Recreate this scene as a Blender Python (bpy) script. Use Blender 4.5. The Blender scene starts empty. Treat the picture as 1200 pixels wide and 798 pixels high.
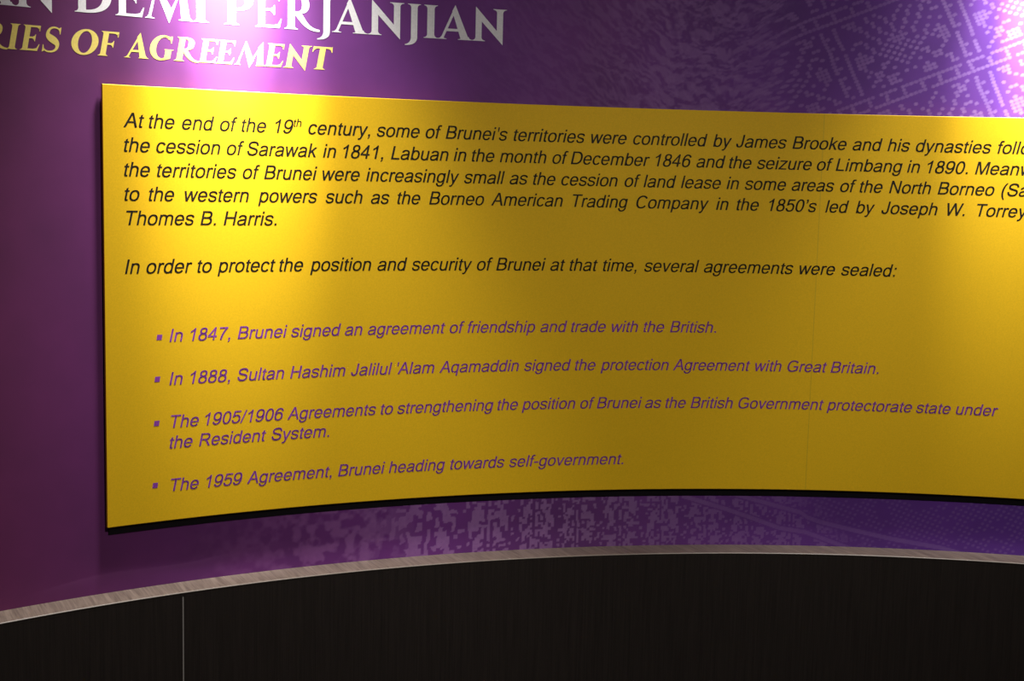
import bpy, bmesh, math
import numpy as np
from mathutils import Matrix, Vector

# ------------------------------------------------------------------ units
EM = 0.033            # one em of the panel's body text, in metres
EYE = 1.62            # camera height
F_PX = 1604.1676      # focal length in pixels of the 1200 px wide frame
PITCH, ROLL = -0.121264, -0.024311
# the curved wall: a vertical cylinder, followed by s = distance along it and h = height over the eye (both in em)
R0 = 1.0 / 0.0149265385
PHI = 0.2815622
CX, CY = R0 * math.sin(PHI), 77.0778715 - R0 * math.cos(PHI)


def W(s, h, off=0.0):
    """point at arc length s, height h, off em in front of the panel face -> metres"""
    a = PHI - s / R0
    r = R0 - off
    return Vector(((CX - r * math.sin(a)) * EM, (CY + r * math.cos(a)) * EM, EYE + h * EM))


def Wn(s, h, off=0.0):
    s, h = np.asarray(s, float), np.asarray(h, float)
    a = PHI - s / R0
    r = R0 - off
    return np.stack([(CX - r * np.sin(a)) * EM, (CY + r * np.cos(a)) * EM, EYE + h * EM + 0 * s], -1)


WALL_OFF = -0.42      # the wall's face behind the panel's face
TOP, BOTTOM, LEFT, RIGHT = 3.853, -18.2417, -22.4908, 47.0
LEDGE_H, LEDGE_OFF = -21.732, 1.338

# ------------------------------------------------------------------ camera, light, exposure
scene = bpy.context.scene
COL = scene.collection
cam_data = bpy.data.cameras.new('camera')
cam_data.sensor_fit = 'HORIZONTAL'
cam_data.sensor_width = 36.0
cam_data.lens = F_PX / 1200 * 36.0
cam_data.clip_start = 0.05
cam = bpy.data.objects.new('camera', cam_data)
COL.objects.link(cam)
cp, sp, cr, sr = math.cos(PITCH), math.sin(PITCH), math.cos(ROLL), math.sin(ROLL)
_m = Matrix(((1, 0, 0), (0, cp, -sp), (0, sp, cp))) @ Matrix(((cr, 0, sr), (0, 1, 0), (-sr, 0, cr)))
right, fwd, up = (_m.col[i] for i in range(3))
cam.matrix_world = Matrix(((right[0], up[0], -fwd[0], 0), (right[1], up[1], -fwd[1], 0),
                           (right[2], up[2], -fwd[2], EYE), (0, 0, 0, 1)))
scene.camera = cam

scene.view_settings.view_transform = 'Standard'
scene.view_settings.look = 'None'
scene.view_settings.gamma = 1.0
scene.view_settings.use_curve_mapping = False
scene.view_settings.exposure = 0.0

world = bpy.data.worlds.new('world')
scene.world = world
world.use_nodes = True
world.node_tree.nodes['Background'].inputs[0].default_value = (0.9, 0.92, 1.0, 1)
world.node_tree.nodes['Background'].inputs[1].default_value = 0.02


def spot(name, s, dist, z, aim_s, aim_h, watts, deg, blend, size, colour=(1, 0.97, 0.93)):
    """a spotlight dist metres in front of the wall, aimed at a point on the wall"""
    d = bpy.data.lights.new(name, 'SPOT')
    d.energy = watts
    d.spot_size = math.radians(deg)
    d.spot_blend = blend
    d.shadow_soft_size = size
    d.color = colour
    o = bpy.data.objects.new(name, d)
    COL.objects.link(o)
    p = W(s, 0, dist / EM)
    p.z = z
    o.location = p
    t = W(aim_s, aim_h, WALL_OFF)
    o.rotation_euler = (t - p).to_track_quat('-Z', 'Y').to_euler()
    return o


# LIGHTS
for s0, k in ((-15.8, 1.0), (29.8, 0.55)):              # narrow wall washers close to the wall: hot core and softer spill
    spot('wall_washer_hot', s0, 0.22, 2.58, s0, 10.0, 800 * k, 15, 1.0, 0.012)
    spot('wall_washer_core', s0, 0.22, 2.58, s0, 9.0, 330 * k, 27, 1.0, 0.02)
    spot('wall_washer_spill', s0, 0.22, 2.58, s0, -14, 138 * k, 54, 1.0, 0.08)
for s0 in (-22, 5, 32):                                 # unseen fill spots added to give the wall its ambient light
    spot('ambient_fill', s0, 2.3, 2.80, s0, -22, 44, 66, 1.0, 0.06, (1, 0.96, 0.90))
# END LIGHTS

# ------------------------------------------------------------------ helpers


def obj(name, mesh, mat, parent=None):
    o = bpy.data.objects.new(name, mesh)
    COL.objects.link(o)
    if mat:
        mesh.materials.append(mat)
    if parent:
        o.parent = parent
        o.matrix_parent_inverse = parent.matrix_world.inverted()
    return o


def thing(name, label, cat, loc, group=None):
    o = bpy.data.objects.new(name, None)
    o.empty_display_size = 0.05
    o.location = loc
    COL.objects.link(o)
    o.matrix_world = Matrix.Translation(loc)
    o['label'] = label
    o['category'] = cat
    if group:
        o['group'] = group
    return o


def mesh_from(name, verts, faces, smooth=False):
    me = bpy.data.meshes.new(name)
    me.from_pydata([tuple(v) for v in verts], [], [tuple(f) for f in faces])
    me.update()
    if smooth:
        me.polygons.foreach_set('use_smooth', [True] * len(me.polygons))
    return me


def profile_sweep(name, prof, s0, s1, n, caps=True, smooth_deg=40):
    """sweep a closed (off, h) profile along the wall from s0 to s1"""
    ss = np.linspace(s0, s1, n + 1)
    k = len(prof)
    V = []
    for s in ss:
        V += [tuple(W(s, h, o)) for o, h in prof]
    Fc = []
    for i in range(n):
        for j in range(k):
            a, b = i * k + j, i * k + (j + 1) % k
            Fc.append((a, b, b + k, a + k))
    if caps:
        Fc.append(tuple(range(k))[::-1])
        Fc.append(tuple(n * k + j for j in range(k)))
    me = mesh_from(name, V, Fc)
    bm = bmesh.new()
    bm.from_mesh(me)
    bmesh.ops.recalc_face_normals(bm, faces=bm.faces[:])
    bm.to_mesh(me)
    bm.free()
    return me


def nodes_of(name):
    m = bpy.data.materials.new(name)
    m.use_nodes = True
    nt = m.node_tree
    return m, nt, nt.nodes['Principled BSDF']


def lnk(nt, a, b):
    nt.links.new(a, b)


def node(nt, t, **kw):
    n = nt.nodes.new(t)
    for k, v in kw.items():
        setattr(n, k, v)
    return n


def mix_rgb(nt, fac, a, b, mode='MIX'):
    n = node(nt, 'ShaderNodeMix', data_type='RGBA', blend_type=mode)
    for sock, v in ((n.inputs[0], fac), (n.inputs[6], a), (n.inputs[7], b)):
        if isinstance(v, (int, float)):
            sock.default_value = v
        elif isinstance(v, tuple):
            sock.default_value = v + (1,) if len(v) == 3 else v
        else:
            lnk(nt, v, sock)
    return n.outputs[2]


def noise(nt, scale, detail=3, rough=0.5, vec=None, stretch=None):
    tc = node(nt, 'ShaderNodeTexCoord')
    v = tc.outputs['Object']
    if stretch:
        mp = node(nt, 'ShaderNodeMapping')
        mp.inputs['Rotation'].default_value = stretch[1]
        lnk(nt, v, mp.inputs['Vector'])
        ms = node(nt, 'ShaderNodeMapping')
        ms.inputs['Scale'].default_value = stretch[0]
        lnk(nt, mp.outputs[0], ms.inputs['Vector'])
        v = ms.outputs[0]
    n = node(nt, 'ShaderNodeTexNoise')
    n.inputs['Scale'].default_value = scale
    n.inputs['Detail'].default_value = detail
    n.inputs['Roughness'].default_value = rough
    lnk(nt, v, n.inputs['Vector'])
    return n.outputs['Fac']


def ramp(nt, fac, stops):
    r = node(nt, 'ShaderNodeValToRGB')
    while len(r.color_ramp.elements) < len(stops):
        r.color_ramp.elements.new(0.5)
    for e, (p, c) in zip(r.color_ramp.elements, stops):
        e.position = p
        e.color = c + (1,) if len(c) == 3 else c
    lnk(nt, fac, r.inputs[0])
    return r.outputs[0]


def plain(name, col, rough=0.5, spec=0.5, grain=None):
    m, nt, b = nodes_of(name)
    b.inputs['Roughness'].default_value = rough
    b.inputs['Specular IOR Level'].default_value = spec
    n = noise(nt, grain or 300, 2)
    c = ramp(nt, n, [(0.3, tuple(x * 0.94 for x in col)), (0.7, tuple(min(1, x * 1.05) for x in col))])
    lnk(nt, c, b.inputs['Base Color'])
    return m


# ------------------------------------------------------------------ materials
YELLOW = plain('yellow_vinyl', (0.80, 0.485, 0.011), 0.5, 0.22, 420)
JOINT = plain('yellow_joint', (0.66, 0.42, 0.012), 0.5, 0.3)
INK_BLACK = plain('black_print', (0.018, 0.014, 0.010), 0.5, 0.25)
INK_PURPLE = plain('purple_print', (0.26, 0.055, 0.38), 0.5, 0.25)
WHITE = plain('white_letters', (0.80, 0.79, 0.80), 0.5, 0.25)
GOLD = plain('pale_yellow_letters', (0.82, 0.66, 0.17), 0.5, 0.25)


def wall_material():
    m, nt, b = nodes_of('purple_songket_print')
    at = node(nt, 'ShaderNodeAttribute', attribute_name='motif')
    hu = node(nt, 'ShaderNodeAttribute', attribute_name='along')
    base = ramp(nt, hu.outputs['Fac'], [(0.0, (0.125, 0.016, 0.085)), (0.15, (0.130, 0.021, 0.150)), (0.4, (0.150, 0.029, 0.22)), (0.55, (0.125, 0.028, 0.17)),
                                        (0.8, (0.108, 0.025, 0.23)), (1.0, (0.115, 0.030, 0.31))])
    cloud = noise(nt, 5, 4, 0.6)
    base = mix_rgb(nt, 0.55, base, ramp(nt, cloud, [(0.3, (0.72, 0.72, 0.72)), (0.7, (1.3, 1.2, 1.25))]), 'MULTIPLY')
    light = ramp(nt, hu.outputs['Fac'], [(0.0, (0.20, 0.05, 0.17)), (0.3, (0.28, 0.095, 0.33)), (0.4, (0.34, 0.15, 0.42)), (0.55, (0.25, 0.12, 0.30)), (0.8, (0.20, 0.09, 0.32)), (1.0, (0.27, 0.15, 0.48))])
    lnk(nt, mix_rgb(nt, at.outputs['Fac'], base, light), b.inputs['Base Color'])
    b.inputs['Roughness'].default_value = 0.68
    b.inputs['Specular IOR Level'].default_value = 0.42
    return m


def ledge_material():
    m, nt, b = nodes_of('pale_oak_laminate')
    a = noise(nt, 1.0, 4, 0.6, stretch=((18, 300, 40), (0, 0, math.radians(62))))
    a2 = noise(nt, 1.0, 2, 0.5, stretch=((4, 70, 10), (0, 0, math.radians(62))))
    c = ramp(nt, a, [(0.32, (0.115, 0.084, 0.068)), (0.6, (0.21, 0.162, 0.132))])
    c2 = ramp(nt, a2, [(0.35, (0.8, 0.78, 0.76)), (0.65, (1.12, 1.12, 1.1))])
    lnk(nt, mix_rgb(nt, 0.8, c, c2, 'MULTIPLY'), b.inputs['Base Color'])
    b.inputs['Roughness'].default_value = 0.45
    return m


def dark_wood():
    m, nt, b = nodes_of('dark_wenge_laminate')
    a = noise(nt, 1.0, 5, 0.65, stretch=((380, 380, 7), (0, 0, 0)))
    lnk(nt, ramp(nt, a, [(0.3, (0.013, 0.0095, 0.008)), (0.7, (0.025, 0.0185, 0.0155))]), b.inputs['Base Color'])
    b.inputs['Roughness'].default_value = 0.55
    b.inputs['Specular IOR Level'].default_value = 0.25
    return m


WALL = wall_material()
LEDGE = ledge_material()
WENGE = dark_wood()
PALE_EDGE = plain('pale_laminate_edge', (0.30, 0.28, 0.26), 0.4)
BRIGHT_EDGE = plain('bright_edge_lipping', (0.26, 0.22, 0.19), 0.4)
SHADOW_BLACK = plain('painted_shadow_black', (0.012, 0.010, 0.013), 0.8, 0.1)  # black that stands in for the shadow band under the yellow panel
FLOOR = plain('grey_carpet', (0.045, 0.042, 0.045), 0.9, 0.1, 900)
CEILING = plain('white_ceiling_paint', (0.7, 0.7, 0.7), 0.8, 0.2)

# ------------------------------------------------------------------ setting
S_MIN, S_MAX = -72.0, 80.0


def songket(s, h):
    """0..1 strength of the woven motif at (s, h)"""
    def sm(a, b, x):
        t = np.clip((x - a) / (b - a), 0, 1)
        return t * t * (3 - 2 * t)

    def hsh(a, b):
        v = np.sin(a * 127.1 + b * 311.7) * 43758.5453
        return v - np.floor(v)

    def vnoise(x, y):
        xi, yi = np.floor(x), np.floor(y)
        fx, fy = x - xi, y - yi
        fx, fy = fx * fx * (3 - 2 * fx), fy * fy * (3 - 2 * fy)
        return ((hsh(xi, yi) * (1 - fx) + hsh(xi + 1, yi) * fx) * (1 - fy)
                + (hsh(xi, yi + 1) * (1 - fx) + hsh(xi + 1, yi + 1) * fx) * fy)

    def stitch(u, v, bitmap, fat=0.50, link=0.55):
        """round stitches on a grid, neighbours on a row fusing into a bar"""
        ui, vi = np.floor(u), np.floor(v)
        fu, fv = u - ui - 0.5, v - vi - 0.5
        on = bitmap(ui, vi)
        nb = bitmap(ui + np.sign(fu), vi)
        nv = bitmap(ui, vi + np.sign(fv))
        dot = on * sm(fat, fat - 0.22, np.sqrt(fu * fu + fv * fv))
        bar = on * nb * sm(0.44, 0.24, np.abs(fv)) * link * 1.6
        col = on * nv * sm(0.44, 0.24, np.abs(fu)) * link
        return np.clip(np.maximum(np.maximum(dot, bar), col), 0, 1)

    # --- upper field: diagonal brocade, square repeats of dotted borders, diamonds and a fan
    P = 27

    def tile(ui, vi):
        x, y = np.mod(ui, P), np.mod(vi, P)
        q = np.zeros_like(x, bool)
        cx, cy = x - 16, y - 16
        r = np.abs(cx) + np.abs(cy)
        q |= (np.isin(r, (6, 13))) | ((r == 9) & (np.mod(ui, 2) == 0))                # nested diamonds of single stitches
        q |= (np.abs(np.abs(cx) - np.abs(cy)) < 1) & (r > 4)                          # saltire through the repeat
        fan = (cy > 0) & (cy < 10) & (np.mod(np.abs(cx) - np.floor(cy * 0.6) + 30, 3) == 0) & (np.abs(cx) < 9)
        q = np.where((np.abs(cx) < 9) & (cy > 0) & (cy < 10), fan, q)
        q |= (np.hypot(np.abs(cx) - 9, cy + 1) < 2.1)
        q |= (np.hypot(np.abs(cx) - 4, cy + 9) < 1.9)
        q |= (r > 14) & (np.mod(y, 2) == 0) & (np.mod(x + np.floor(y / 2), 4) < 2)
        q |= (np.mod(x + y, 2) == 0) & (r < 5)
        q = np.where(y < 6, np.isin(y, (1, 4)) | (np.isin(y, (2, 3)) & (np.mod(x, 4) == 1)), q)      # beaded border along the row
        q = np.where((x < 6) & (y >= 6), np.isin(x, (1, 4)) | ((x == 2) & (np.mod(y, 3) == 0)), q)
        q &= hsh(ui + 3, vi + 7) > 0.06
        return q.astype(float)

    sc = 11.3
    g = 0.41 * np.logaddexp(0, (s - sc) / 2.2) * 2.2 + 0.62 * np.logaddexp(0, (sc - 1.5 - s) / 1.6) * 1.6
    wob = (1 - sm(12, 17, s))
    hh = h + wob * 0.30 * (vnoise(s * 0.9, h * 0.9) - 0.5) * 2 + 0.12 * wob * (vnoise(s * 3, h * 3) - 0.5)
    c = 0.215 - 0.03 * wob
    v = (hh - g) / c
    u = (s + 0.40 * (h - g) + wob * 0.5 * (vnoise(s * 0.8 + 9, h * 0.8) - 0.5)) / (c * 1.12)
    u = u + 0.5 * (vnoise(s * 1.1, h * 1.1) - 0.5)
    upper = stitch(u, v, tile, 0.60, 0.28)
    upper = upper * (0.65 + 0.35 * vnoise(s * 5, h * 5))
    ripple = vnoise(s * 2.2 + 0.8 * (h - g), (hh - g) * 5.2) * 0.6 + 0.4 * vnoise(s * 6, (hh - g) * 9)
    woven = np.clip(0.5 + 4.0 * (ripple - 0.50), 0, 1)                               # ribbed folds in the middle
    upper = upper * (1 - 0.75 * wob) + woven * 0.75 * wob
    amp_u = (0.25 + 0.75 * sm(2.5, 9, s)) * sm(-5, 3.5, s)
    upper = upper * amp_u * (0.75 + 0.25 * sm(12, 20, s))

    # --- lower field: upright leaf motif, finer towards the right
    cell = 0.150 + 0.17 * (1 - sm(-11, 3, s))
    # integral of 1/cell along s (smooth enough to sample numerically)
    grid = np.linspace(S_MIN, S_MAX, 4000)
    cg = 0.150 + 0.17 * (1 - sm(-11, 3, grid))
    U = np.concatenate([[0], np.cumsum((1 / cg[1:] + 1 / cg[:-1]) / 2 * (grid[1] - grid[0]))])
    u2 = np.interp(s, grid, U)
    v2 = (h + 18.3) / cell
    Q = 17

    def leaves(ui, vi):
        x, y = np.mod(ui, Q) - 8, vi
        a = np.abs(x)
        k = hsh(np.floor(ui / Q), 5.0)
        q = (a == 0) & (np.mod(y, 7) != 6)
        q |= (a == 2) & (np.mod(y, 3) != 0)
        q |= (a >= 3) & (a <= 5) & (np.mod(y + a + np.floor(k * 9), 9) < 4)
        q |= (a == 6) & (np.mod(y + np.floor(k * 9), 9) < 2)
        q |= (a >= 4) & (a <= 6) & (np.hypot(a - 5, np.mod(y + np.floor(k * 13), 11) - 7) < 1.8)
        q |= (hsh(ui, vi) > 0.84)
        q &= hsh(ui + 11, vi + 5) > 0.12
        return q.astype(float)

    wu = 0.9 * (vnoise(s * 0.9, h * 0.7) - 0.5) + 0.5 * (vnoise(s * 2.5, h * 2.5) - 0.5)
    wv = 0.9 * (vnoise(s * 0.7 + 7, h * 0.9) - 0.5) + 0.5 * (vnoise(s * 2.5 + 3, h * 2.5) - 0.5)
    lower = stitch(u2 + 1.6 * wu, v2 + 1.6 * wv, leaves, 0.80, 0.85)
    bn = 0.6 * vnoise(s * 2.3 + 3, h * 2.3) + 0.3 * vnoise(s * 4.6, h * 4.6 + 9) + 0.1 * vnoise(s * 10, h * 10)
    blot = np.clip((bn - 0.47) * 5.5 + 0.4, 0, 1)
    soft = np.clip((bn - 0.47) * 2.5 + 0.3, 0, 1)
    t1, t2 = sm(-15, -10, s), sm(-9, -4.5, s)
    lower = (soft * 0.5 * sm(-20, -13, s) * (1 - t1) + blot * 0.85 * t1) * (1 - t2) + lower * t2
    # the right end: small diagonal dots
    ud, vd = (s * 0.9 + h * 0.35) / 0.22, (h - 0.35 * s) / 0.20

    def dots(ui, vi):
        return ((np.mod(ui + vi, 2) == 0) & (hsh(np.floor(ui / 3), np.floor(vi / 2)) > 0.25)).astype(float)
    right_dots = stitch(ud, vd, dots, 0.50, 0.3)
    w = sm(17, 21, s + (h + 20) * 1.2)
    lower = lower * (1 - w) + right_dots * w * 0.7

    # two smooth ribbons running down to the right, with a dark rim
    for pts in (((10.6, -18.75), (11.76, -19.09), (13.32, -19.56), (15.25, -20.22), (16.55, -20.68), (18.15, -20.91), (19.55, -21.4), (21, -21.9)),
                ((13.6, -18.6), (15.35, -19.07), (17.78, -19.71), (18.21, -20.01), (18.98, -20.26), (21.03, -20.72), (23.26, -21.16), (26.06, -21.55), (28, -22))):
        px, py = zip(*pts)
        d = h - np.interp(s, px, py)
        ins = ((s > px[0]) & (s < px[-1])).astype(float)
        rim = ins * sm(0.24, 0.19, np.abs(d))
        lower = lower * (1 - rim) + 0.85 * ins * sm(0.15, 0.11, np.abs(d))
    lower = lower * (0.75 + 0.25 * vnoise(s * 6, h * 6)) * (0.95 - 0.3 * sm(4, 14, s))
    # a fine raised swash low on the left
    d = h - (-21.0 + 0.055 * (s + 25) + 0.12 * np.sin((s + 25) * 0.7))
    swash = np.where((s > -27) & (s < -12), np.where(d < 0, np.exp(d / 0.35), np.exp(-d / 0.03)) * 0.28 * sm(-27, -24, s) * sm(-12, -15, s), 0)
    lower = np.maximum(lower, swash)
    return np.where(h > -8, upper, lower) * (1 - sm(38, 43.5, s)) * (1 - sm(13, 17.5, h))


def build_wall():
    sv = np.concatenate([np.linspace(S_MIN, -28.5, 50)[:-1], np.arange(-28.5, 44, 0.06), np.linspace(44.2, S_MAX, 50)])
    hv = np.concatenate([[-EYE / EM, -36], np.arange(-22.4, -17.7, 0.06), np.linspace(-17.5, 3.2, 8), np.arange(3.4, 11.2, 0.06), np.arange(11.2, 18, 0.12), [18.5, 24, (2.85 - EYE) / EM]])
    ns, nh = len(sv), len(hv)
    SS, HH = np.meshgrid(sv, hv, indexing='ij')
    P = Wn(SS.ravel(), HH.ravel(), WALL_OFF)
    idx = np.arange(ns * nh).reshape(ns, nh)
    quads = np.stack([idx[:-1, :-1], idx[1:, :-1], idx[1:, 1:], idx[:-1, 1:]], -1).reshape(-1, 4)
    me = bpy.data.meshes.new('wall_back')
    me.vertices.add(len(P))
    me.vertices.foreach_set('co', P.ravel())
    me.loops.add(quads.size)
    me.loops.foreach_set('vertex_index', quads.ravel().astype(np.int32))
    me.polygons.add(len(quads))
    me.polygons.foreach_set('loop_start', np.arange(0, quads.size, 4, dtype=np.int32))
    me.polygons.foreach_set('use_smooth', np.ones(len(quads), bool))
    me.update(calc_edges=True)
    me.validate()
    a = me.attributes.new('motif', 'FLOAT', 'POINT')
    a.data.foreach_set('value', songket(SS.ravel(), HH.ravel()).astype(np.float32))
    a = me.attributes.new('along', 'FLOAT', 'POINT')
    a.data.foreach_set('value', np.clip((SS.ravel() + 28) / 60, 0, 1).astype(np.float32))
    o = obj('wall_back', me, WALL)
    o['kind'] = 'structure'
    return o


build_wall()


def slab(name, z0, z1, mat):
    """floor or ceiling: follows the curved wall at the back, runs straight in front"""
    n = 48
    arc = [W(S_MIN + (S_MAX - S_MIN) * i / n, 0, WALL_OFF) for i in range(n + 1)]
    ring = [(p.x, p.y) for p in arc]
    ring += [(ring[-1][0], -1.6), (ring[0][0], -1.6)]
    k = len(ring)
    V = [(x, y, z) for z in (z0, z1) for x, y in ring]
    Fc = [tuple(range(k))[::-1], tuple(range(k, 2 * k))] + [(i, (i + 1) % k, k + (i + 1) % k, k + i) for i in range(k)]
    me = mesh_from(name, V, Fc)
    bm = bmesh.new()
    bm.from_mesh(me)
    bmesh.ops.recalc_face_normals(bm, faces=bm.faces[:])
    bm.to_mesh(me)
    bm.free()
    o = obj(name, me, mat)
    o['kind'] = 'structure'
    return o


slab('floor', -0.05, 0.0, FLOOR)
slab('ceiling', 2.85, 2.95, CEILING)

# ------------------------------------------------------------------ ledge and dark panelling under it
SEAM = -19.02
T = 0.22               # thickness of the ledge board
ledge = thing('wall_ledge', 'narrow pale oak ledge curving along the foot of the purple wall', 'ledge',
              W(0, LEDGE_H - T, WALL_OFF))
prof = [(WALL_OFF + 0.01, LEDGE_H), (LEDGE_OFF - 0.03, LEDGE_H), (LEDGE_OFF - 0.03, LEDGE_H - T), (WALL_OFF + 0.01, LEDGE_H - T)]
obj('board', profile_sweep('ledge_board', prof, S_MIN + 0.5, S_MAX - 0.5, 160), LEDGE, ledge)
lip = [(LEDGE_OFF - 0.03, LEDGE_H), (LEDGE_OFF, LEDGE_H - 0.03), (LEDGE_OFF, LEDGE_H - 0.055), (LEDGE_OFF - 0.03, LEDGE_H - 0.055)]
o = obj('edge_lipping', profile_sweep('ledge_lipping', lip, S_MIN + 0.5, S_MAX - 0.5, 160), BRIGHT_EDGE, ledge)
o['label'] = 'bright thin front edge'
o = obj('apron', profile_sweep('ledge_apron', [(LEDGE_OFF - 0.03, LEDGE_H - 0.055), (LEDGE_OFF - 0.01, LEDGE_H - 0.055), (LEDGE_OFF - 0.01, LEDGE_H - T), (LEDGE_OFF - 0.03, LEDGE_H - T)],
                                S_MIN + 0.5, S_MAX - 0.5, 160), WENGE, ledge)
o['label'] = 'dark strip below the front edge'
z_low = -EYE / EM
for s0, s1, label in ((S_MIN + 0.5, SEAM - 0.03, 'dark wenge wall panel under the ledge, left of the pale vertical joint'),
                      (SEAM + 0.03, S_MAX - 0.5, 'wide dark wenge wall panel under the ledge, right of the pale vertical joint')):
    t = thing('wainscot_panel', label, 'wall panel', W((s0 + s1) / 2, z_low, 0))
    f = LEDGE_OFF - 0.011
    pr = [(WALL_OFF + 0.02, LEDGE_H - T - 0.005), (f, LEDGE_H - T - 0.005), (f, z_low + 0.01), (WALL_OFF + 0.02, z_low + 0.01)]
    obj('panel_face', profile_sweep('panel_face', pr, s0, s1, 90), WENGE, t)
    if s0 < SEAM - 1:
        e = [(f - 0.3, LEDGE_H - T - 0.03), (f - 0.004, LEDGE_H - T - 0.03), (f - 0.004, z_low + 0.02), (f - 0.3, z_low + 0.02)]
        o = obj('joint_strip', profile_sweep('joint_strip', e, SEAM - 0.0299, SEAM + 0.0299, 1), PALE_EDGE, t)
        o['label'] = 'thin pale vertical joint strip'

# ------------------------------------------------------------------ yellow information panel
panel = thing('information_panel', 'large curved yellow text panel mounted on the purple wall with black and purple italic writing', 'information panel',
              W((LEFT + RIGHT) / 2, BOTTOM, 0))
bv = 0.03
prof = [(-0.20, BOTTOM + 0.0), (-bv, BOTTOM), (0, BOTTOM + bv), (0, TOP - bv), (-bv, TOP), (-0.20, TOP)]
obj('face_board', profile_sweep('face_board', prof, LEFT, RIGHT, 220), YELLOW, panel)
back = [(WALL_OFF + 0.003, BOTTOM - 0.48), (WALL_OFF + 0.06, BOTTOM - 0.46), (-0.205, BOTTOM - 0.05), (-0.205, TOP - 0.3), (WALL_OFF + 0.003, TOP - 0.3)]  # lower edge juts out below the panel as a built-in shadow strip
o = obj('shadow_backing', profile_sweep('shadow_backing', back, LEFT + 0.16, RIGHT - 0.3, 220), SHADOW_BLACK, panel)
o['label'] = 'black backing, its lower edge standing in for shadow under the yellow board'
SEAM_S = 17.888
o = obj('board_joint', profile_sweep('board_joint', [(-0.01, BOTTOM + 0.05), (0.0015, BOTTOM + 0.05), (0.0015, TOP - 0.05), (-0.01, TOP - 0.05)], SEAM_S - 0.03, SEAM_S + 0.03, 1), JOINT, panel)
o['label'] = 'faint vertical joint in the yellow board'
# ------------------------------------------------------------------ body lettering: a slanted grotesque drawn stroke by stroke
ADV = {' ': 278, "'": 191, '(': 333, ')': 333, ',': 278, '-': 333, '.': 278, '/': 278, ':': 278, 'A': 667, 'B': 667,
       'C': 722, 'D': 722, 'G': 778, 'H': 722, 'I': 278, 'J': 500, 'L': 556, 'M': 833, 'N': 722, 'R': 722, 'S': 667,
       'T': 611, 'W': 944, 'a': 556, 'b': 556, 'c': 500, 'd': 556, 'e': 556, 'f': 278, 'g': 556, 'h': 556, 'i': 222,
       'j': 222, 'k': 500, 'l': 222, 'm': 833, 'n': 556, 'o': 556, 'p': 556, 'q': 556, 'r': 333, 's': 500, 't': 278,
       'u': 556, 'v': 500, 'w': 722, 'x': 500, 'y': 500, 'z': 500, '\u2019': 222}
SHEAR = 0.2126


def bez(p0, p1, p2, p3, n=12):
    out = []
    for i in range(n + 1):
        t = i / n
        u = 1 - t
        out.append(tuple(u ** 3 * a + 3 * u * u * t * b + 3 * u * t * t * c + t ** 3 * d for a, b, c, d in zip(p0, p1, p2, p3)))
    return out


def thick(center, widths):
    a, b = [], []
    for i, (x, y) in enumerate(center):
        x0, y0 = center[max(i - 1, 0)]
        x1, y1 = center[min(i + 1, len(center) - 1)]
        L = math.hypot(x1 - x0, y1 - y0) or 1
        nx, ny = -(y1 - y0) / L, (x1 - x0) / L
        w = (widths[i] if hasattr(widths, '__len__') else widths) / 2
        a.append((x + nx * w, y + ny * w))
        b.append((x - nx * w, y - ny * w))
    return a, b


class Shape:
    def __init__(self):
        self.v, self.f = [], []

    def poly(self, *pts):
        n = len(self.v)
        self.v += pts
        self.f.append(tuple(range(n, n + len(pts))))

    def strip(self, a, b):
        """filled band between two polylines of equal length"""
        n, k = len(self.v), len(a)
        self.v += list(a) + list(b)
        self.f += [(n + i, n + i + 1, n + k + i + 1, n + k + i) for i in range(k - 1)]

    def rect(self, x0, y0, x1, y1):
        self.poly((x0, y0), (x1, y0), (x1, y1), (x0, y1))

    def ring(self, cx, cy, rx, ry, a0=0, a1=360, tv=90, th=76, n=None, e=2.25):
        """part of a slightly squared oval stroke"""
        n = n or max(6, int(abs(a1 - a0) / 11))

        def p(rx, ry):
            out = []
            for i in range(n + 1):
                t = math.radians(a0 + (a1 - a0) * i / n)
                c, s = math.cos(t), math.sin(t)
                k = (abs(c) ** e + abs(s) ** e) ** (-1 / e)
                out.append((cx + rx * k * c, cy + ry * k * s))
            return out
        self.strip(p(rx, ry), p(rx - tv, ry - th))

    def curve(self, w, *segs):
        c = []
        for s in segs:
            c += bez(*s)[1 if c else 0:]
        self.strip(*thick(c, w))


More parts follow.
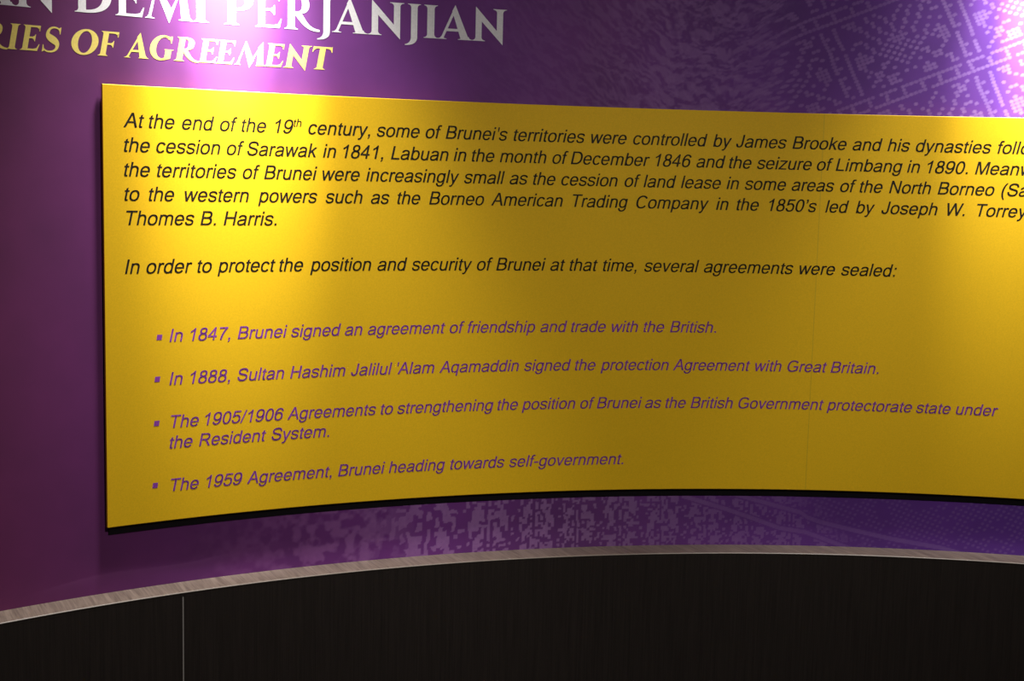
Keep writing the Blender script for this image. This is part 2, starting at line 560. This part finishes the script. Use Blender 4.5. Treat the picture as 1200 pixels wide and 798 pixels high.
def grotesque(ch):
    g = Shape()
    R, P = g.rect, g.poly
    if ch == 'A':
        P((-1, 0), (101, 0), (336, 630), (376, 716), (274, 716))
        P((561, 0), (669, 0), (376, 716), (274, 716), (318, 640))
        P((165, 217), (490, 217), (462, 294), (193, 294))
    elif ch == 'B':
        R(73, 0, 168, 716)
        for y in (0, 332, 632):
            R(160, y, 372, y + 84)
        g.ring(370, 524, 218, 192, -90, 90, 94, 84)
        g.ring(372, 208, 255, 208, -90, 90, 96, 84)
    elif ch == 'C':
        g.ring(372, 358, 324, 370, 36, 322, 98, 82)
    elif ch == 'D':
        R(77, 0, 172, 716)
        R(165, 0, 345, 84)
        R(165, 632, 345, 716)
        g.ring(342, 358, 338, 358, -90, 90, 98, 84)
    elif ch == 'G':
        g.ring(388, 358, 346, 370, 38, 308, 98, 82)
        R(412, 281, 715, 365)
        R(622, 95, 715, 300)
        g.strip([(600, 60), (660, 100), (715, 104)], [(600, 150), (640, 160), (715, 170)])
        P((560, 25), (640, 55), (715, 104), (640, 180), (540, 100))
    elif ch == 'H':
        R(80, 0, 175, 716)
        R(547, 0, 642, 716)
        R(170, 338, 550, 422)
    elif ch == 'I':
        R(93, 0, 188, 716)
    elif ch == 'J':
        R(325, 200, 420, 716)
        g.ring(224, 204, 196, 216, -180, 0, 92, 84)
    elif ch == 'L':
        R(73, 0, 168, 716)
        R(160, 0, 521, 84)
    elif ch == 'M':
        R(74, 0, 166, 716)
        R(667, 0, 759, 716)
        P((160, 612), (160, 716), (217, 716), (459, 0), (373, 0))
        P((673, 605), (673, 716), (620, 716), (373, 0), (459, 0))
    elif ch == 'N':
        R(76, 0, 167, 716)
        R(550, 0, 641, 716)
        P((76, 716), (174, 716), (641, 0), (543, 0))
    elif ch == 'R':
        R(79, 0, 174, 716)
        R(170, 637, 392, 716)
        R(170, 318, 392, 400)
        g.ring(390, 517, 238, 199, -90, 90, 96, 80)
        P((330, 330), (420, 372), (520, 270), (701, 0), (583, 0), (440, 235))
    elif ch == 'S':
        g.curve(92, ((567, 512), (545, 640), (470, 684), (340, 684)), ((340, 684), (200, 684), (108, 630), (108, 532)),
                ((108, 532), (108, 420), (210, 400), (340, 370)), ((340, 370), (480, 338), (570, 310), (570, 205)),
                ((570, 205), (570, 95), (480, 32), (350, 32)), ((350, 32), (190, 32), (108, 100), (92, 236)))
    elif ch == 'T':
        R(22, 632, 590, 716)
        R(259, 0, 354, 640)
    elif ch == 'W':
        for q in (((12, 716), (110, 716), (299, 0), (202, 0)), ((202, 0), (299, 0), (522, 716), (424, 716)),
                  ((424, 716), (522, 716), (744, 0), (648, 0)), ((648, 0), (744, 0), (934, 716), (838, 716))):
            P(*q)
    elif ch == 'a':
        g.ring(276, 360, 214, 171, 0, 168, 88, 74)
        R(402, 90, 490, 365)
        P((402, 120), (490, 120), (494, 40), (514, 0), (422, 0), (406, 60))
        g.curve(80, ((440, 296), (320, 262), (78, 292), (78, 148)), ((78, 148), (78, 66), (140, 26), (215, 26)),
                ((215, 26), (320, 26), (430, 80), (446, 200)))
    elif ch in 'bp':
        g.ring(290, 260, 230, 272, tv=90, th=76)
        R(66, 0 if ch == 'b' else -199, 154, 716 if ch == 'b' else 519)
    elif ch in 'dq':
        g.ring(264, 260, 230, 272, tv=90, th=76)
        R(401, 0 if ch == 'd' else -199, 489, 716 if ch == 'd' else 519)
    elif ch == 'c':
        g.ring(268, 260, 232, 272, 33, 325, 90, 76)
    elif ch == 'e':
        g.ring(275, 260, 239, 272, 0, 328, 90, 76)
        R(60, 226, 513, 298)
    elif ch == 'f':
        R(87, 0, 175, 590)
        R(18, 449, 262, 519)
        g.strip(bez((87, 560), (87, 680), (130, 728), (225, 728)) + [(303, 718)], bez((175, 560), (175, 630), (195, 650), (245, 650)) + [(290, 644)])
    elif ch == 'g':
        g.ring(264, 265, 230, 266, tv=90, th=76)
        R(409, 30, 493, 519)
        g.ring(266, 20, 227, 231, -168, 0, 86, 72)
    elif ch in 'hn':
        R(66, 0, 154, 716 if ch == 'h' else 519)
        g.ring(278, 325, 211, 206, 0, 168, 88, 76)
        R(401, 0, 489, 330)
    elif ch == 'i':
        R(66, 0, 154, 519)
        R(66, 615, 154, 716)
    elif ch == 'k':
        R(66, 0, 154, 716)
        P((150, 196), (150, 316), (372, 519), (486, 519))
        P((205, 290), (272, 338), (500, 0), (391, 0))
    elif ch == 'l':
        R(64, 0, 152, 716)
    elif ch == 'm':
        R(66, 0, 154, 519)
        for c in (264, 571):
            g.ring(c, 340, 197, 191, 0, 165, 88, 76)
            R(c + 109, 0, c + 197, 345)
    elif ch == 'o':
        g.ring(277, 260, 244, 272, tv=90, th=76)
    elif ch == 'r':
        R(65, 0, 153, 519)
        g.strip(bez((110, 330), (140, 470), (190, 531), (262, 531)) + [(346, 502)], bez((153, 270), (153, 390), (190, 448), (252, 448)) + [(315, 421)])
    elif ch == 's':
        g.curve(80, ((428, 385), (410, 465), (355, 493), (252, 493)), ((252, 493), (145, 493), (78, 455), (78, 388)),
                ((78, 388), (78, 300), (165, 292), (250, 268)), ((250, 268), (345, 244), (424, 228), (424, 146)),
                ((424, 146), (424, 68), (355, 26), (255, 26)), ((255, 26), (145, 26), (85, 65), (70, 163)))
    elif ch == 't':
        P((87, 120), (175, 120), (175, 648), (87, 595))
        R(24, 449, 262, 519)
        g.strip(bez((87, 150), (87, 25), (115, -7), (190, -7)) + [(258, 0)], bez((175, 150), (175, 85), (180, 71), (215, 71)) + [(246, 78)])
    elif ch == 'u':
        R(399, 0, 487, 519)
        g.ring(275, 195, 211, 207, 180, 348, 88, 76)
        R(64, 190, 152, 519)
    elif ch == 'v':
        P((10, 519), (105, 519), (291, 0), (207, 0))
        P((392, 519), (487, 519), (291, 0), (207, 0))
    elif ch == 'w':
        for q in (((3, 519), (94, 519), (246, 0), (157, 0)), ((157, 0), (246, 0), (402, 519), (314, 519)),
                  ((314, 519), (402, 519), (558, 0), (470, 0)), ((470, 0), (558, 0), (712, 519), (622, 519))):
            P(*q)
    elif ch == 'y':
        P((12, 519), (107, 519), (292, 0), (206, 5))
        g.strip([(392, 519)] + bez((208, 10), (180, -80), (170, -130), (115, -130), 8) + [(72, -124)], [(487, 519)] + bez((292, 0), (245, -130), (215, -211), (125, -211), 8) + [(62, -203)])
    elif ch == 'z':
        R(40, 446, 460, 519)
        R(20, 0, 475, 74)
        P((20, 66), (134, 66), (460, 452), (346, 452))
    elif ch == '0':
        g.ring(279, 354, 237, 366, tv=92, th=76)
    elif ch == '1':
        R(283, 0, 371, 600)
        P((283, 540), (371, 540), (371, 719), (314, 719))
        g.strip(bez((314, 719), (270, 640), (200, 580), (109, 541), 8), bez((325, 590), (270, 548), (180, 490), (109, 457), 8))
    elif ch == '4':
        R(323, 0, 411, 716)
        R(13, 171, 508, 252)
        P((13, 250), (106, 250), (345, 590), (411, 716), (338, 716))
    elif ch == '5':
        R(140, 622, 491, 706)
        P((110, 706), (185, 706), (150, 345), (52, 335))
        g.ring(272, 236, 244, 248, -168, 138, 92, 78)
    elif ch in '69':
        h = Shape()
        h.ring(280, 235, 236, 247, tv=92, th=76)
        h.ring(300, 330, 262, 389, 186, 36, 92, 76)
        if ch == '9':
            h.v = [(556 - x, 707 - y) for x, y in h.v]
        return h
    elif ch == '7':
        R(47, 622, 510, 706)
        g.strip(bez((510, 640), (390, 500), (285, 260), (273, 0)), bez((398, 630), (300, 500), (192, 260), (182, 0)))
    elif ch == '8':
        g.ring(277, 538, 203, 181, tv=92, th=74)
        g.ring(277, 200, 236, 212, tv=94, th=76)
    elif ch in ',\u2019':
        dy, dx = (0, 0) if ch == ',' else (616, -33)
        R(89 + dx, dy, 189 + dx, dy + 100)
        P((139 + dx, dy + 5), (189 + dx, dy + 20), (180 + dx, dy - 80), (112 + dx, dy - 141), (88 + dx, dy - 103), (135 + dx, dy - 60))
    elif ch == '.':
        R(91, 0, 191, 100)
    elif ch == ':':
        R(90, 0, 190, 100)
        R(90, 419, 190, 519)
    elif ch == '-':
        R(32, 215, 302, 303)
    elif ch == '/':
        P((0, -12), (72, -12), (278, 728), (206, 728))
    elif ch == "'":
        P((66, 716), (144, 716), (124, 462), (86, 462))
    elif ch == '(':
        g.strip(bez((233, 728), (4, 480), (4, 40), (233, -210)), bez((297, 728), (112, 480), (112, 40), (297, -210)))
    return g


def word_shape(text, em):
    """flat outline (x, y in em) of one word set from x = 0"""
    V, Fc, x = [], [], 0.0
    for ch in text:
        g = grotesque(ch)
        v = np.array(g.v, float) / 1000
        for d in (-0.006, 0.006):           # printing gain: the inked stroke is a touch wider than drawn
            n = sum(len(a) for a in V)
            V.append(np.stack([v[:, 0] + SHEAR * v[:, 1] + x + d, v[:, 1]], 1) * em)
            Fc += [tuple(i + n for i in t) for t in g.f]
        x += ADV.get(ch, 556) / 1000
    return np.concatenate(V), Fc

# every printed line: (word, where it starts along the wall, how tightly it is set)
LINES = {
    '1': [('At', -21.471, 1.001), ('the', -20.303, 1.001), ('end', -18.586, 1.001), ('of', -16.609, 1.001), ('the', -15.494, 1.001), ('19', -13.791, 1.001), ('^th', -12.66, 1.001), ('century,', -11.873, 1.001), ('some', -8.062, 1.001), ('of', -5.327, 1.001), ("Brunei's", -4.174, 0.998), ('territories', -0.292, 1.007), ('were', 4.212, 1.001), ('controlled', 6.713, 1.001), ('by', 11.424, 1.001), ('James', 12.781, 0.998), ('Brooke', 16.054, 1.0), ('and', 19.541, 1.001), ('his', 21.54, 1.001), ('dynasties', 23.133, 1.004), ('following', 27.691, 1.001)],
    '2': [('the', -21.562, 0.997), ('cession', -19.908, 0.997), ('of', -16.256, 0.997), ('Sarawak', -15.18, 0.975), ('in', -11.048, 0.997), ('1841,', -10.065, 0.997), ('Labuan', -7.262, 0.997), ('in', -3.685, 0.997), ('the', -2.687, 0.997), ('month', -1.021, 0.991), ('of', 2.023, 0.997), ('December', 3.103, 0.997), ('1846', 7.955, 0.997), ('and', 10.499, 0.997), ('the', 12.373, 0.997), ('seizure', 14.059, 0.997), ('of', 17.523, 0.997), ('Limbang', 18.624, 1.002), ('in', 22.722, 0.997), ('1890.', 23.72, 1.02), ('Meanwhile,', 26.537, 0.997)],
    '3': [('the', -21.566, 0.995), ('territories', -19.905, 1.005), ('of', -15.406, 0.995), ('Brunei', -14.256, 0.995), ('were', -11.118, 0.995), ('increasingly', -8.636, 0.995), ('small', -3.057, 0.995), ('as', -0.418, 0.995), ('the', 0.898, 0.995), ('cession', 2.575, 0.995), ('of', 6.299, 0.995), ('land', 7.436, 0.995), ('lease', 9.639, 0.995), ('in', 12.32, 0.995), ('some', 13.399, 0.995), ('areas', 16.135, 0.987), ('of', 18.935, 0.995), ('the', 20.039, 0.995), ('North', 21.759, 0.995), ('Borneo', 24.521, 0.992), ('(Sabah', 28.05, 0.995)],
    '4': [('to', -21.561, 0.994), ('the', -20.332, 0.994), ('western', -18.493, 0.994), ('powers', -14.521, 0.988), ('such', -10.877, 0.994), ('as', -8.354, 0.994), ('the', -6.902, 0.994), ('Borneo', -5.056, 0.994), ('American', -1.407, 0.987), ('Trading', 3.198, 0.99), ('Company', 6.997, 1.001), ('in', 11.754, 0.994), ('the', 12.921, 0.994), ('1850’s', 14.723, 0.994), ('led', 18.156, 0.994), ('by', 19.918, 0.994), ('Joseph', 21.397, 1.003), ('W.', 25.028, 0.994), ('Torrey', 26.699, 0.994)],
    '5': [('Thomes', -21.53, 0.994), ('B.', -17.641, 1.004), ('Harris.', -16.424, 1.014)],
    '6': [('In', -21.563, 0.991), ('order', -20.455, 0.995), ('to', -17.838, 0.991), ('protect', -16.694, 0.987), ('the', -13.449, 0.991), ('position', -11.668, 0.986), ('and', -7.939, 0.991), ('security', -5.971, 0.99), ('of', -2.234, 0.991), ('Brunei', -1.098, 0.991), ('at', 2.09, 0.991), ('that', 3.187, 0.991), ('time,', 5.162, 0.991), ('several', 7.655, 0.991), ('agreements', 11.193, 0.991), ('were', 16.774, 0.991), ('sealed:', 19.272, 0.995)],
    'b1': [('In', -19.302, 1.01), ('1847,', -18.296, 1.02), ('Brunei', -15.667, 1.01), ('signed', -12.733, 1.01), ('an', -9.738, 1.01), ('agreement', -8.437, 1.0), ('of', -3.739, 1.01), ('friendship', -2.708, 1.005), ('and', 1.605, 1.01), ('trade', 3.394, 1.01), ('with', 5.793, 1.01), ('the', 7.705, 1.01), ('British.', 9.318, 1.016)],
    'b2': [('In', -19.321, 1.007), ('1888,', -18.31, 1.02), ('Sultan', -15.691, 1.003), ('Hashim', -12.798, 1.007), ('Jalilul', -9.367, 1.007), ("'Alam", -6.832, 1.007), ('Aqamaddin', -4.227, 0.997), ('signed', 0.71, 1.007), ('the', 3.686, 1.007), ('protection', 5.3, 1.004), ('Agreement', 9.648, 0.997), ('with', 14.442, 1.007), ('Great', 16.37, 1.007), ('Britain.', 18.949, 1.02)],
    'b3': [('The', -19.305, 1.003), ('1905/1906', -17.538, 1.006), ('Agreements', -12.87, 0.996), ('to', -7.684, 1.003), ('strengthening', -6.689, 1.006), ('the', -0.867, 1.003), ('position', 0.661, 1.003), ('of', 4.095, 1.003), ('Brunei', 5.097, 1.003), ('as', 7.995, 1.003), ('the', 9.181, 1.003), ('British', 10.727, 1.003), ('Government', 13.55, 0.998), ('protectorate', 18.884, 1.008), ('state', 24.063, 1.003), ('under', 26.312, 1.003)],
    'r': [('the', -19.337, 1.002), ('Resident', -17.754, 0.995), ('System.', -13.824, 1.009)],
    'b4': [('The', -19.325, 1.006), ('1959', -17.475, 1.006), ('Agreement,', -15.095, 1.004), ('Brunei', -10.062, 1.006), ('heading', -7.136, 1.001), ('towards', -3.583, 1.007), ('self-government.', -0.041, 1.013)],
}
BASE = {'1': 1.8118, '2': 0.6112, '3': -0.5893, '4': -1.7897, '5': -2.9902, '6': -5.4166,
        'b1': -8.9278, 'b2': -11.1530, 'b3': -13.3854, 'r': -14.4599, 'b4': -16.7073}
SIZE = {'6': 1.0071}
for key, words in LINES.items():
    purple = key[0] in 'br'
    em = SIZE.get(key, 0.9239 if purple else 1.0)
    V, Fc = [], []
    for text, s, k in words:
        raised = text[0] == '^'
        v, f = word_shape(text.lstrip('^'), em * (0.58 if raised else 1))
        n = sum(len(a) for a in V)
        V.append(Wn(v[:, 0] * k + s, v[:, 1] + BASE[key] + (0.36 if raised else 0), 0.008))
        Fc += [tuple(i + n for i in t) for t in f]
    o = obj('text_line', mesh_from('text_line', np.concatenate(V), Fc), INK_PURPLE if purple else INK_BLACK, panel)
    o['label'] = 'purple italic text line' if purple else 'black italic text line'
for s, h in ((-19.738, -8.673), (-19.86, -10.815), (-19.912, -13.089), (-20.012, -16.311)):
    a = 0.135
    quad = [(-a - 0.02, -a), (a - 0.02, -a), (a + 0.02, a), (-a + 0.02, a)]
    o = obj('bullet_mark', mesh_from('bullet_mark', [W(s + x, h + y, 0.008) for x, y in quad], [(0, 1, 2, 3)]), INK_PURPLE, panel)
    o['label'] = 'small purple square bullet'

# ------------------------------------------------------------------ serif headings, drawn letter by letter (cap height 1)


class Glyph(Shape):
    def foot(self, x0, x1, y, d, l, r, th=0.035, br=0.10):
        """bracketed serif under (d=1) or over (d=-1) a stem x0..x1 reaching l / r sideways"""
        n = 7
        for side, ext in ((-1, l), (1, r)):
            if ext <= 0:
                continue
            e = x0 if side < 0 else x1
            m = (x0 + x1) / 2
            top = []
            for i in range(n):
                t = i / (n - 1)                       # quarter-round bracket from the stem out to the tip
                top.append((e + side * ext * (1 - math.cos(t * math.pi / 2)) * 1.0, y + d * (th * 0.5 + br * (1 - math.sin(t * math.pi / 2)))))
            self.strip([(m, y + d * (th * 0.5 + br))] + top, [(m, y)] + [(p[0], y) for p in top])

    def stem(self, x0, x1, y0, y1, bl=0.09, brr=0.09, tl=0.09, tr=0.09):
        self.poly((x0, y0), (x1, y0), (x1, y1), (x0, y1))
        if bl or brr:
            self.foot(x0, x1, y0, 1, bl, brr)
        if tl or tr:
            self.foot(x0, x1, y1, -1, tl, tr)


def arc(cx, cy, rx, ry, a0, a1, n=28):
    return [(cx + rx * math.cos(math.radians(a0 + (a1 - a0) * i / n)), cy + ry * math.sin(math.radians(a0 + (a1 - a0) * i / n))) for i in range(n + 1)]


def serif_letter(ch, w=0.0):
    g = Glyph()
    if ch == 'I':
        g.stem(0.11 - w / 2, 0.31 + w / 2, 0, 1, 0.11, 0.11, 0.10, 0.10)
    elif ch == 'N':
        g.stem(0.11, 0.28 + w, 0, 0.81, 0.11, 0.11, 0, 0)
        xs, ys = 0.81 - w, 0.31 + w
        g.poly((0.11, 1.05), (0.11, 0.80), (0.28 + w, 0.62 - w), (0.98, -0.10), (xs, ys))
        g.poly((xs, ys), (0.98, -0.10), (0.98, ys))
        g.stem(xs, 0.98, ys, 1, 0, 0, 0.12, 0.12)
    elif ch == 'A':
        g.poly((0.52, 1.05), (0.44 - w * 0.5, 0.86), (0.72 - w, 0.0), (0.94, 0.0))
        g.poly((0.52, 1.05), (0.095, 0.02), (0.175, 0.02), (0.50, 0.80))
        g.poly((0.21, 0.245), (0.72, 0.245), (0.70, 0.325), (0.24, 0.325))
        g.foot(0.10, 0.17, 0, 1, 0.10, 0.10, br=0.06)
        g.foot(0.73, 0.93, 0, 1, 0.12, 0.11, br=0.08)
    elif ch == 'D':
        g.stem(0.10, 0.29 + w, 0, 1, 0.10, 0, 0.10, 0)
        o = bez((0.2, 1.0), (0.75, 1.03), (1.03, 0.86), (1.03, 0.51), 18) + bez((1.03, 0.51), (1.03, 0.12), (0.72, -0.02), (0.2, 0.0), 18)[1:]
        i = bez((0.2, 0.925), (0.62, 0.945), (0.81 - w, 0.80), (0.81 - w, 0.50), 18) + bez((0.81 - w, 0.50), (0.81 - w, 0.20), (0.62, 0.06), (0.2, 0.075), 18)[1:]
        g.strip(o, i)
    elif ch in 'EF':
        g.stem(0.10, 0.29 + w, 0, 1, 0.10, 0.10 if ch == 'F' else 0, 0.10, 0)
        g.poly((0.2, 1.0), (0.2, 0.925), (0.70, 0.925), (0.76, 0.78), (0.79, 0.78), (0.79, 1.0))
        g.poly((0.62, 0.93), (0.72, 0.875), (0.757, 0.78), (0.79, 0.93))
        yb = 0.46 if ch == 'F' else 0.48
        g.poly((0.25, yb), (0.25, yb + 0.07), (0.58, yb + 0.07), (0.58, yb))
        g.poly((0.58, yb + 0.07), (0.50, yb + 0.07), (0.575, yb + 0.11), (0.605, yb + 0.17), (0.63, yb + 0.17), (0.63, yb - 0.11), (0.605, yb - 0.11), (0.575, yb - 0.05), (0.50, yb))
        if ch == 'E':
            g.poly((0.2, 0.0), (0.79, 0.0), (0.86, 0.27), (0.83, 0.27), (0.74, 0.11), (0.60, 0.075), (0.2, 0.075))
    elif ch in 'PR':
        g.stem(0.10, 0.29 + w, 0, 1, 0.10, 0.10, 0.10, 0)
        xr = 0.80 if ch == 'P' else 0.77
        yb = 0.42 if ch == 'P' else 0.46
        o = bez((0.2, 1.0), (0.62, 1.02), (xr, 0.93), (xr, 0.74), 14) + bez((xr, 0.74), (xr, 0.52), (0.62, yb - 0.02), (0.30, yb + 0.0), 14)[1:]
        i = bez((0.2, 0.925), (0.47, 0.95), (xr - 0.2 - w, 0.90), (xr - 0.2 - w, 0.74), 14) + bez((xr - 0.2 - w, 0.74), (xr - 0.2 - w, 0.56), (0.50, yb + 0.06), (0.33, yb + 0.06), 14)[1:]
        g.strip(o, i)
        if ch == 'R':
            a = bez((0.50, 0.50), (0.66, 0.33), (0.72, 0.06), (1.10, 0.03), 14)
            b = bez((0.30 - w, 0.47), (0.46 - w, 0.36), (0.60, -0.06), (1.10, -0.03), 14)
            g.strip(a, b)
    elif ch == 'J':
        g.poly((0.18, -0.02), (0.375, -0.02), (0.375, 1), (0.18, 1))
        g.foot(0.18, 0.375, 1, -1, 0.10, 0.10)
        g.strip(bez((0.375, 0.0), (0.375, -0.16), (0.25, -0.25), (0.0, -0.25)), bez((0.18, 0.0), (0.18, -0.12), (0.12, -0.20), (0.0, -0.225)))
    elif ch == 'M':
        g.poly((0.30, 1.04), (0.30, 0.80), (0.14, 0.0), (0.065, 0.0))
        g.poly((0.30, 1.04), (0.27 - w * 0.3, 0.86 - w), (0.62, -0.10), (0.70 + w, 0.22))
        g.poly((1.02, 1.04), (0.93, 0.80), (0.62, -0.10), (0.60, 0.14))
        g.poly((1.02, 1.04), (0.91 - w, 0.78), (0.97 - w, 0.0), (1.18, 0.0))
        g.foot(0.065, 0.14, 0, 1, 0.07, 0.10, br=0.07)
        g.foot(0.97, 1.18, 0, 1, 0.10, 0.10, br=0.08)
    elif ch == 'O':
        g.strip(arc(0.53, 0.50, 0.53, 0.525, 0, 360, 48), arc(0.53, 0.50, 0.325 - w, 0.455 - w * 0.2, -8, 352, 48))
    elif ch == 'G':
        g.strip(arc(0.53, 0.50, 0.53, 0.525, 52, 318, 40), arc(0.55 + w * 0.3, 0.50, 0.345 - w * 0.8, 0.455 - w * 0.2, 50, 312, 40))
        g.strip(bez((0.857, 0.914), (0.80, 0.98), (0.66, 1.02), (0.53, 1.025)), bez((0.772, 0.85), (0.73, 0.92), (0.64, 0.955), (0.55, 0.955)))
        g.poly((0.80, 0.97), (0.90, 0.99), (0.905, 0.70), (0.875, 0.70), (0.82, 0.84), (0.74, 0.90))
        g.poly((0.74 - w, 0.08), (0.74 - w, 0.40), (0.94, 0.40), (0.94, 0.08), (0.90, 0.05), (0.80, 0.04))
        g.foot(0.74, 0.94, 0.44, -1, 0.11, 0.09, br=0.06)
        g.strip(bez((0.53, -0.025), (0.70, -0.025), (0.84, 0.02), (0.94, 0.10)), bez((0.55, 0.045), (0.64, 0.045), (0.72, 0.08), (0.76, 0.16)))
    elif ch == 'S':
        c = (bez((0.70, 0.84), (0.62, 1.03), (0.16, 1.06), (0.16, 0.74), 12) + bez((0.16, 0.74), (0.16, 0.52), (0.68, 0.50), (0.68, 0.24), 14)[1:]
             + bez((0.68, 0.24), (0.68, -0.04), (0.16, -0.06), (0.05, 0.16), 12)[1:])
        k = len(c)
        ws = [0.055 + (0.165 + w) * math.exp(-((i / (k - 1) - 0.5) / 0.21) ** 2) for i in range(k)]
        g.strip(*thick(c, ws))
        g.poly((0.60, 0.94), (0.73, 1.01), (0.735, 0.72), (0.705, 0.72), (0.67, 0.86))
        g.poly((0.15, 0.05), (0.02, -0.01), (0.015, 0.28), (0.045, 0.28), (0.09, 0.13))
    elif ch == 'T':
        g.stem(0.34 - w / 2, 0.54 + w / 2, 0, 1, 0.11, 0.11, 0, 0)
        g.poly((0.06, 0.925), (0.82, 0.925), (0.82, 1.0), (0.06, 1.0))
        g.poly((0.06, 1.0), (0.20, 0.925), (0.09, 0.87), (0.03, 0.76), (0.0, 0.76), (0.03, 1.02))
        g.poly((0.82, 1.0), (0.68, 0.925), (0.79, 0.87), (0.85, 0.76), (0.88, 0.76), (0.85, 1.02))
    return g


def heading(name, label, words, base, cap, shear, mat, weight):
    s_mid = (words[0][0][1] + words[-1][-1][2]) / 2
    t = thing(name, label, 'heading', W(s_mid, base, WALL_OFF))
    for word in words:
        V, Fc = [], []
        for ch, x0, x1 in word:
            g = serif_letter(ch, weight)
            xs = [p[0] for p in g.v]
            lo, hi = min(xs), max(xs)
            n = len(V)
            for x, y in g.v:
                V.append(W(x0 - 0.105 + (x - lo) / (hi - lo) * (x1 - x0) + shear * y * cap, base + y * cap, WALL_OFF + 0.012))
            Fc += [tuple(i + n for i in f) for f in g.f]
        obj('word', mesh_from('word', V, Fc), mat, t)
    return t


heading('title_lettering', 'large white upright serif capitals running along the top of the purple wall', [
    [('A', -28.35, -26.28), ('N', -26.36, -24.42)],
    [('D', -23.55, -21.75), ('E', -21.57, -20.14), ('M', -20.10, -17.62), ('I', -17.70, -16.86)],
    [('P', -16.05, -14.55), ('E', -14.43, -13.03), ('R', -12.88, -10.98), ('J', -11.11, -10.24), ('A', -10.31, -8.36),
     ('N', -8.33, -6.33), ('J', -6.27, -5.40), ('I', -5.23, -4.43), ('A', -4.45, -2.46), ('N', -2.49, -0.52)]],
    7.21, 1.759, 0.0, WHITE, 0.025)
heading('subtitle_lettering', 'smaller pale yellow slanted serif capitals below the large white heading', [
    [('R', -27.98, -26.74), ('I', -26.80, -26.31), ('E', -26.18, -25.30), ('S', -25.15, -24.38)],
    [('O', -23.83, -22.53), ('F', -22.47, -21.60)],
    [('A', -21.17, -19.95), ('G', -19.97, -18.77), ('R', -18.67, -17.38), ('E', -17.44, -16.50), ('E', -16.52, -15.60),
     ('M', -15.52, -13.90), ('E', -13.97, -13.0), ('N', -12.94, -11.60), ('T', -11.54, -10.44)]],
    5.22, 1.179, 0.185, GOLD, 0.055)
